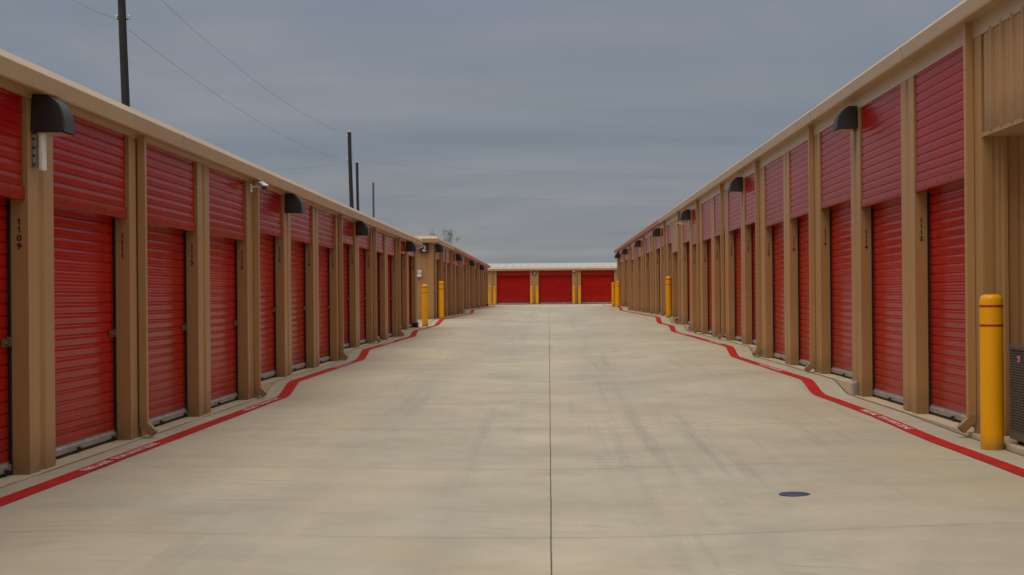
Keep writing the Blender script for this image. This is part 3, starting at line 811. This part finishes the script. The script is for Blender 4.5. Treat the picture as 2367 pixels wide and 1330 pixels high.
for i, (s, d, z, lab) in enumerate(LAMPS):
    o = lamp if i == 0 else copy_tree(lamp)
    o.location = ((-XL if s < 0 else XR) - s * 0.004, d, CZ + z)
    o.rotation_euler = (0, 0, R(90) if s < 0 else R(-90))
    tag(o, lab, 'wall lamp', 'dark wall lamps under the eaves')

# ---------------------------------------------------------------- cameras, antenna, signs
def bullet_camera(loc, wallrot, label, aim=(-0.3, -1, -0.3), ln=0.25):
    root = empty('security_camera', loc, (0, 0, wallrot))
    m = MB().box(-0.045, 0.045, -0.03, 0.0, -0.06, 0.07); m.cyl((0, -0.03, 0.02), (0, -0.13, 0.035), 0.018, n=10); m.cyl((0, -0.13, 0.0), (0, -0.13, 0.055), 0.025, n=12)
    link('bracket', m.mesh('bracket', WHITE, smooth=True), root, bevel=0.004)
    d = Vector(aim).normalized(); q = d.to_track_quat('-Y', 'Z')
    m = MB(); m.cyl((0, 0.10, 0), (0, -ln + 0.10, 0), 0.042, n=18); m.box(-0.046, 0.046, -ln + 0.04, 0.10, 0.034, 0.050)
    bd = link('camera_body', m.mesh('camera_body', WHITE, smooth=True), root, (0, -0.15, 0.055)); bd.rotation_mode = 'QUATERNION'; bd.rotation_quaternion = q
    m = MB(); m.cyl((0, -ln + 0.099, 0), (0, -ln + 0.075, 0), 0.040, n=18)
    link('lens_cap', m.mesh('lens_cap', BLK, smooth=True), bd)
    return tag(root, label, 'security camera', 'white security cameras on the walls')
bullet_camera((-XL + 0.005, 22.02, CZ + 1.72), R(90), 'white bullet camera under the eave of the left building beside a downspout', aim=(-1.0, -0.75, -0.45), ln=0.25)
bullet_camera((XR - 0.005, 45.7, CZ + 2.29), R(-90), 'white bullet camera below a dark lamp on the right building', aim=(0.2, -1, -0.25), ln=0.32)
ec = bullet_camera((-XL + 0.005, 49.0, CZ + 1.70), R(90), 'white bullet camera at the far corner of the first left building', aim=(-0.3, -0.95, -0.3), ln=0.24); ec.scale = (0.8, 0.8, 0.8)
root = empty('dome_camera', (2.08, YB - 0.002, CZ + 2.08)); tag(root, 'small white dome camera on the far building beside the downspout', 'security camera')
m = MB(); m.cyl((0, 0, 0), (0, -0.1, 0), 0.10, 0.09, n=18); link('mount', m.mesh('mount', WHITE, smooth=True), root)
m = MB(); m.lathe([(0.085, 0.0), (0.08, 0.04), (0.055, 0.075), (0.01, 0.09)], 18); o = link('dome', m.mesh('dome', BLK, smooth=True), root, (0, -0.11, -0.01)); o.rotation_euler = (R(180), 0, 0)

root = empty('wireless_antenna', (-XL + 0.003, 12.78, CZ + 1.17), (0, 0, R(90)))
tag(root, 'white rectangular wireless antenna on a grey hinge bracket below the nearest left lamp', 'antenna')
m = MB().box(-0.055, 0.045, -0.10, -0.055, 0.0, 0.335)
link('antenna_panel', m.mesh('antenna_panel', WHITE), root, bevel=0.014)
m = MB().box(-0.05, 0.0, -0.036, 0.0, 0.02, 0.325)
m.box(-0.04, 0.03, -0.056, -0.036, 0.06, 0.10); m.box(-0.04, 0.03, -0.056, -0.036, 0.21, 0.25)
for z in (0.05, 0.13, 0.2, 0.28): m.cyl((-0.05, -0.018, z), (-0.06, -0.018, z), 0.012, n=8, mi=1)
link('mount_bracket', m.mesh('mount_bracket', [GALV, DARK]), root, bevel=0.003)

def sign(name, loc, w_, h_, face, label, cat, lines, colour, border=None):
    root = empty(name, loc)
    m = MB().box(-w_ / 2, w_ / 2, -0.012, 0, -h_ / 2, h_ / 2)
    pl = link('sign_plate', m.mesh('sign_plate', face), root)
    if border:
        m = MB(); t = 0.018; i = 0.012
        a, b2 = w_ / 2 - i, h_ / 2 - i
        m.box(-a, a, -0.0145, -0.0122, b2 - t, b2); m.box(-a, a, -0.0145, -0.0122, -b2, -b2 + t)
        m.box(-a, -a + t, -0.0145, -0.0122, -b2 + t, b2 - t); m.box(a - t, a, -0.0145, -0.0122, -b2 + t, b2 - t)
        link('sign_border', m.mesh('sign_border', border), pl)
    for (txt, sz, zz) in lines:
        link('lettering', text_mesh(txt, sz, colour, depth=0.0015, bold=0.022), pl, (0, -0.0145, zz), (R(90), 0, 0))
    return tag(root, label, cat)
sign('number_sign', (-4.96, 56.90, CZ + 1.99), 0.36, 0.36, BROWNSIGN, 'dark brown square sign with a white 2 on the end wall', 'number sign', [('2', 0.34, -0.115)], SIGNW)
sign('warning_sign', (-5.25, 56.94, CZ + 0.99), 0.34, 0.27, SIGNW, 'white warning sign with red lettering on the end wall below the 2 sign', 'warning sign', [('NO', 0.09, 0.045), ('PARKING', 0.078, -0.03)], SIGNRED)
sign('number_sign', (-1.20, YB - 0.02, CZ + 2.0), 0.34, 0.36, BROWNSIGN, 'dark square sign with a white 3 on the far building pillar', 'number sign', [('3', 0.33, -0.115)], SIGNW)

# ---------------------------------------------------------------- air conditioner in the recess
root = empty('air_conditioner', (4.56, 13.22, CZ - 1.44)); tag(root, 'dark brown air conditioner with louvred grille at the right edge behind the bollard', 'air conditioner')
AW, AL, AH = 0.78, 0.93, 0.93
m = MB().box(0.02, AW - 0.02, 0.02, AL - 0.02, 0.05, AH - 0.03); link('interior_shade', m.mesh('interior_shade', GAP), root)  # solid black box paints the shaded interior behind the louvres
m = MB()
for (x, y) in ((0, 0), (AW - 0.035, 0), (0, AL - 0.035), (AW - 0.035, AL - 0.035)): m.box(x, x + 0.035, y, y + 0.035, 0.035, AH - 0.04)
m.box(-0.004, AW + 0.004, -0.004, AL + 0.004, 0.0, 0.08)
link('frame', m.mesh('frame', ACM), root, bevel=0.004)
m = MB().box(-0.01, AW + 0.01, -0.01, AL + 0.01, AH - 0.045, AH); m.cyl((AW / 2, AL / 2, AH), (AW / 2, AL / 2, AH + 0.035), 0.3, n=28)
link('top_cover', m.mesh('top_cover', ACM), root, bevel=0.008)
m = MB()
nz = 30; z0, z1 = 0.085, AH - 0.05
for k in range(nz + 1):
    z = z0 + (z1 - z0) * k / nz
    m.box(0.002, 0.012, 0.036, AL - 0.036, z, z + 0.013); m.box(0.036, AW - 0.036, 0.002, 0.012, z, z + 0.013)
ncol = 13
for k in range(1, ncol):
    y = 0.035 + (AL - 0.07) * k / ncol
    m.box(-0.001, 0.009, y, y + 0.014, z0, z1)
for k in range(1, 11):
    xx = 0.035 + (AW - 0.07) * k / 11
    m.box(xx, xx + 0.014, -0.001, 0.009, z0, z1)
link('grille', m.mesh('grille', ACM), root)
m = MB().box(-0.012, -0.002, 0.60, 0.675, 0.765, 0.825); bd = link('badge', m.mesh('badge', LENS), root, bevel=0.012)
m = MB().box(-0.0145, -0.0125, 0.622, 0.668, 0.780, 0.810); link('badge_emblem', m.mesh('badge_emblem', SIGNRED), bd, bevel=0.004)
m = MB()
for (x, y) in ((0.05, 0.05), (AW - 0.1, 0.05), (0.05, AL - 0.1), (AW - 0.1, AL - 0.1)): m.box(x, x + 0.05, y, y + 0.05, -0.047, 0.0)
link('feet', m.mesh('feet', BRASS), root)

# ---------------------------------------------------------------- small round cover in the paving
cx, cy = 1.92, 11.24
root = empty('cleanout_cover', (cx, cy, ground(cx, cy))); tag(root, 'small round blue-black iron cover set in the concrete at lower right', 'utility cover')
m = MB(); m.lathe([(0.122, -0.02), (0.122, 0.004), (0.112, 0.007), (0.111, 0.004)], 32); link('ring', m.mesh('ring', COVER, smooth=True), root)
m = MB(); m.lathe([(0.106, -0.02), (0.106, 0.005), (0.10, 0.007)], 32); 
for k in range(-4, 5): m.box(k * 0.021 - 0.004, k * 0.021 + 0.004, -0.075, 0.075, 0.0065, 0.0095)
link('lid', m.mesh('lid', COVER, smooth=True), root)

# ---------------------------------------------------------------- utility poles and wires
def pole(x, y, top, r0, r1, mat, lean, label, ins=(), hide=None):
    root = empty('utility_pole', (x, y, 0.8))
    m = MB(); N_ = 8
    pts = [(lean * t * 1.0 + 0.03 * math.sin(t * 5), 0.0, top - 0.8 if t == 1 else (top - 0.8) * t) for t in [i / N_ for i in range(N_ + 1)]]
    for i in range(N_):
        ra = r0 + (r1 - r0) * i / N_; rb = r0 + (r1 - r0) * (i + 1) / N_
        m.cyl(pts[i], pts[i + 1], ra, rb, n=14, caps=(i in (0, N_ - 1)))
    link('pole', m.mesh('pole', mat, smooth=True), root)
    for (dx, z) in ins:
        m = MB(); xx = lean * ((z) / top) + dx
        m.cyl((lean * (z / top), 0, z - 0.8), (xx, 0, z - 0.8), 0.02, n=6, mi=1)
        m.lathe([(0.05, 0), (0.075, 0.04), (0.05, 0.07), (0.07, 0.10), (0.04, 0.16)], 10)
        me = m.mesh('insulator', [PORC, DARK], smooth=True)
        for v in me.vertices:
            if v.index >= 12: v.co.x += xx; v.co.z += z - 0.8
        link('insulator', me, root)
    tag(root, label, 'utility pole', 'utility poles behind the left building')
pole(-15.19, 52.0, 14.6, 0.165, 0.135, CREO, -0.30, 'tall dark utility pole at upper left, running out of the frame', ((-0.22, 11.85), (0.22, 11.85)))
pole(-13.64, 100.0, 13.25, 0.17, 0.125, CREO, -0.22, 'dark utility pole with wires, left of the middle pair', ((-0.18, 12.9), (0.0, 13.25), (-0.2, 11.2)))
pole(-19.92, 150.0, 15.9, 0.16, 0.14, CREO, -0.1, 'dark utility pole standing just right of the taller wired pole', ((0.16, 15.8), (-0.16, 15.8)))
pole(-19.6, 160.0, 14.6, 0.13, 0.11, OLDW, 0.05, 'thin bare grey pole, rightmost and shortest of the poles')
def wire(a, b, sag, r, label, n=28):
    a = Vector(a); b = Vector(b); m = MB()
    P_ = [a.lerp(b, i / n) - Vector((0, 0, 4 * sag * (i / n) * (1 - i / n))) for i in range(n + 1)]
    for i in range(n): m.cyl(P_[i], P_[i + 1], r, n=6, caps=False)
    tag(link('overhead_wire', m.mesh('overhead_wire', WIREM)), label, 'overhead wire', 'wires strung between the utility poles')
wire((-15.72, 52, 11.9), (-20.8, 60, 14.9), 0.15, 0.008, 'thin wire leaving the near pole towards the upper left edge')
wire((-15.2, 52, 11.45), (-13.95, 100, 11.2), 0.72, 0.0065, 'lower of the two long wires between the left poles')
wire((-15.3, 52, 13.8), (-14.0, 100, 13.15), 0.9, 0.0065, 'upper of the two long wires between the left poles')
wire((-13.75, 100, 13.2), (-20.2, 150, 15.85), 1.4, 0.008, 'short wire dropping between the two dark middle poles')
wire((-20.0, 150, 15.95), (46, 150, 13.2), 0.5, 0.005, 'upper faint wire crossing the sky to the right')
wire((-34, 150, 12.9), (46, 150, 10.9), 0.2, 0.005, 'lower faint wire crossing the sky to the right')
wire((-14.2, 100, 11.1), (-44, 150, 15.6), 0.6, 0.006, 'faint wire running left behind the near building roof')

# ---------------------------------------------------------------- bare tree with dry leaves
root = empty('bare_tree', (-15.2, 215.0, 0.4)); tag(root, 'nearly bare tree with dry brown leaf clusters above the second left roof', 'tree')
rt = random.Random(12); m = MB(); tips = []
def branch(p, d, ln, r, lev):
    q = p
    for s in range(3):
        d2 = (d + Vector((rt.uniform(-.16, .16), rt.uniform(-.16, .16), rt.uniform(-.04, .10)))).normalized()
        n_ = q + d2 * ln / 3
        m.cyl(q, n_, r * (1 - s * 0.18), r * (1 - (s + 1) * 0.18), n=6 if lev else 9, caps=False)
        q = n_; d = d2
        if lev >= 2: tips.append((q.copy(), lev))
    if lev < 5:
        for k in range(3 if lev < 2 else 2):
            a = rt.uniform(0, 2 * math.pi); sp = rt.uniform(0.35, 0.75)
            nd = (d + Vector((math.cos(a) * sp, math.sin(a) * sp, rt.uniform(-0.1, 0.35)))).normalized()
            branch(q, nd, ln * rt.uniform(0.62, 0.85), r * 0.52, lev + 1)
branch(Vector((0, 0, 0)), Vector((0, 0, 1)), 4.2, 0.20, 0)
link('trunk', m.mesh('trunk', BARK), root)
m = MB()
cl = [t for t in tips if t[1] >= 3]; rt.shuffle(cl)
for (p, lv) in cl[:120]:
    for k in range(rt.randint(3, 12)):
        c = p + Vector((rt.gauss(0, .42), rt.gauss(0, .42), rt.gauss(0, .2)))
        u = Vector((rt.gauss(0, 1), rt.gauss(0, 1), rt.gauss(0, 1))).normalized(); v = u.orthogonal().normalized(); s = rt.uniform(.08, .16)
        m.add([c - u * s, c + v * s * .6, c + u * s, c - v * s * .6], [(0, 1, 2, 3)])
link('leaf_clusters', m.mesh('leaf_clusters', LEAF, recalc=False), root)
zt = max(t[0].z for t in tips); print('TREE TOP', zt, min(t[0].x for t in tips), max(t[0].x for t in tips))
sc_ = 11.6 / zt; root.scale = (sc_ * 0.55, sc_ * 0.55, sc_)
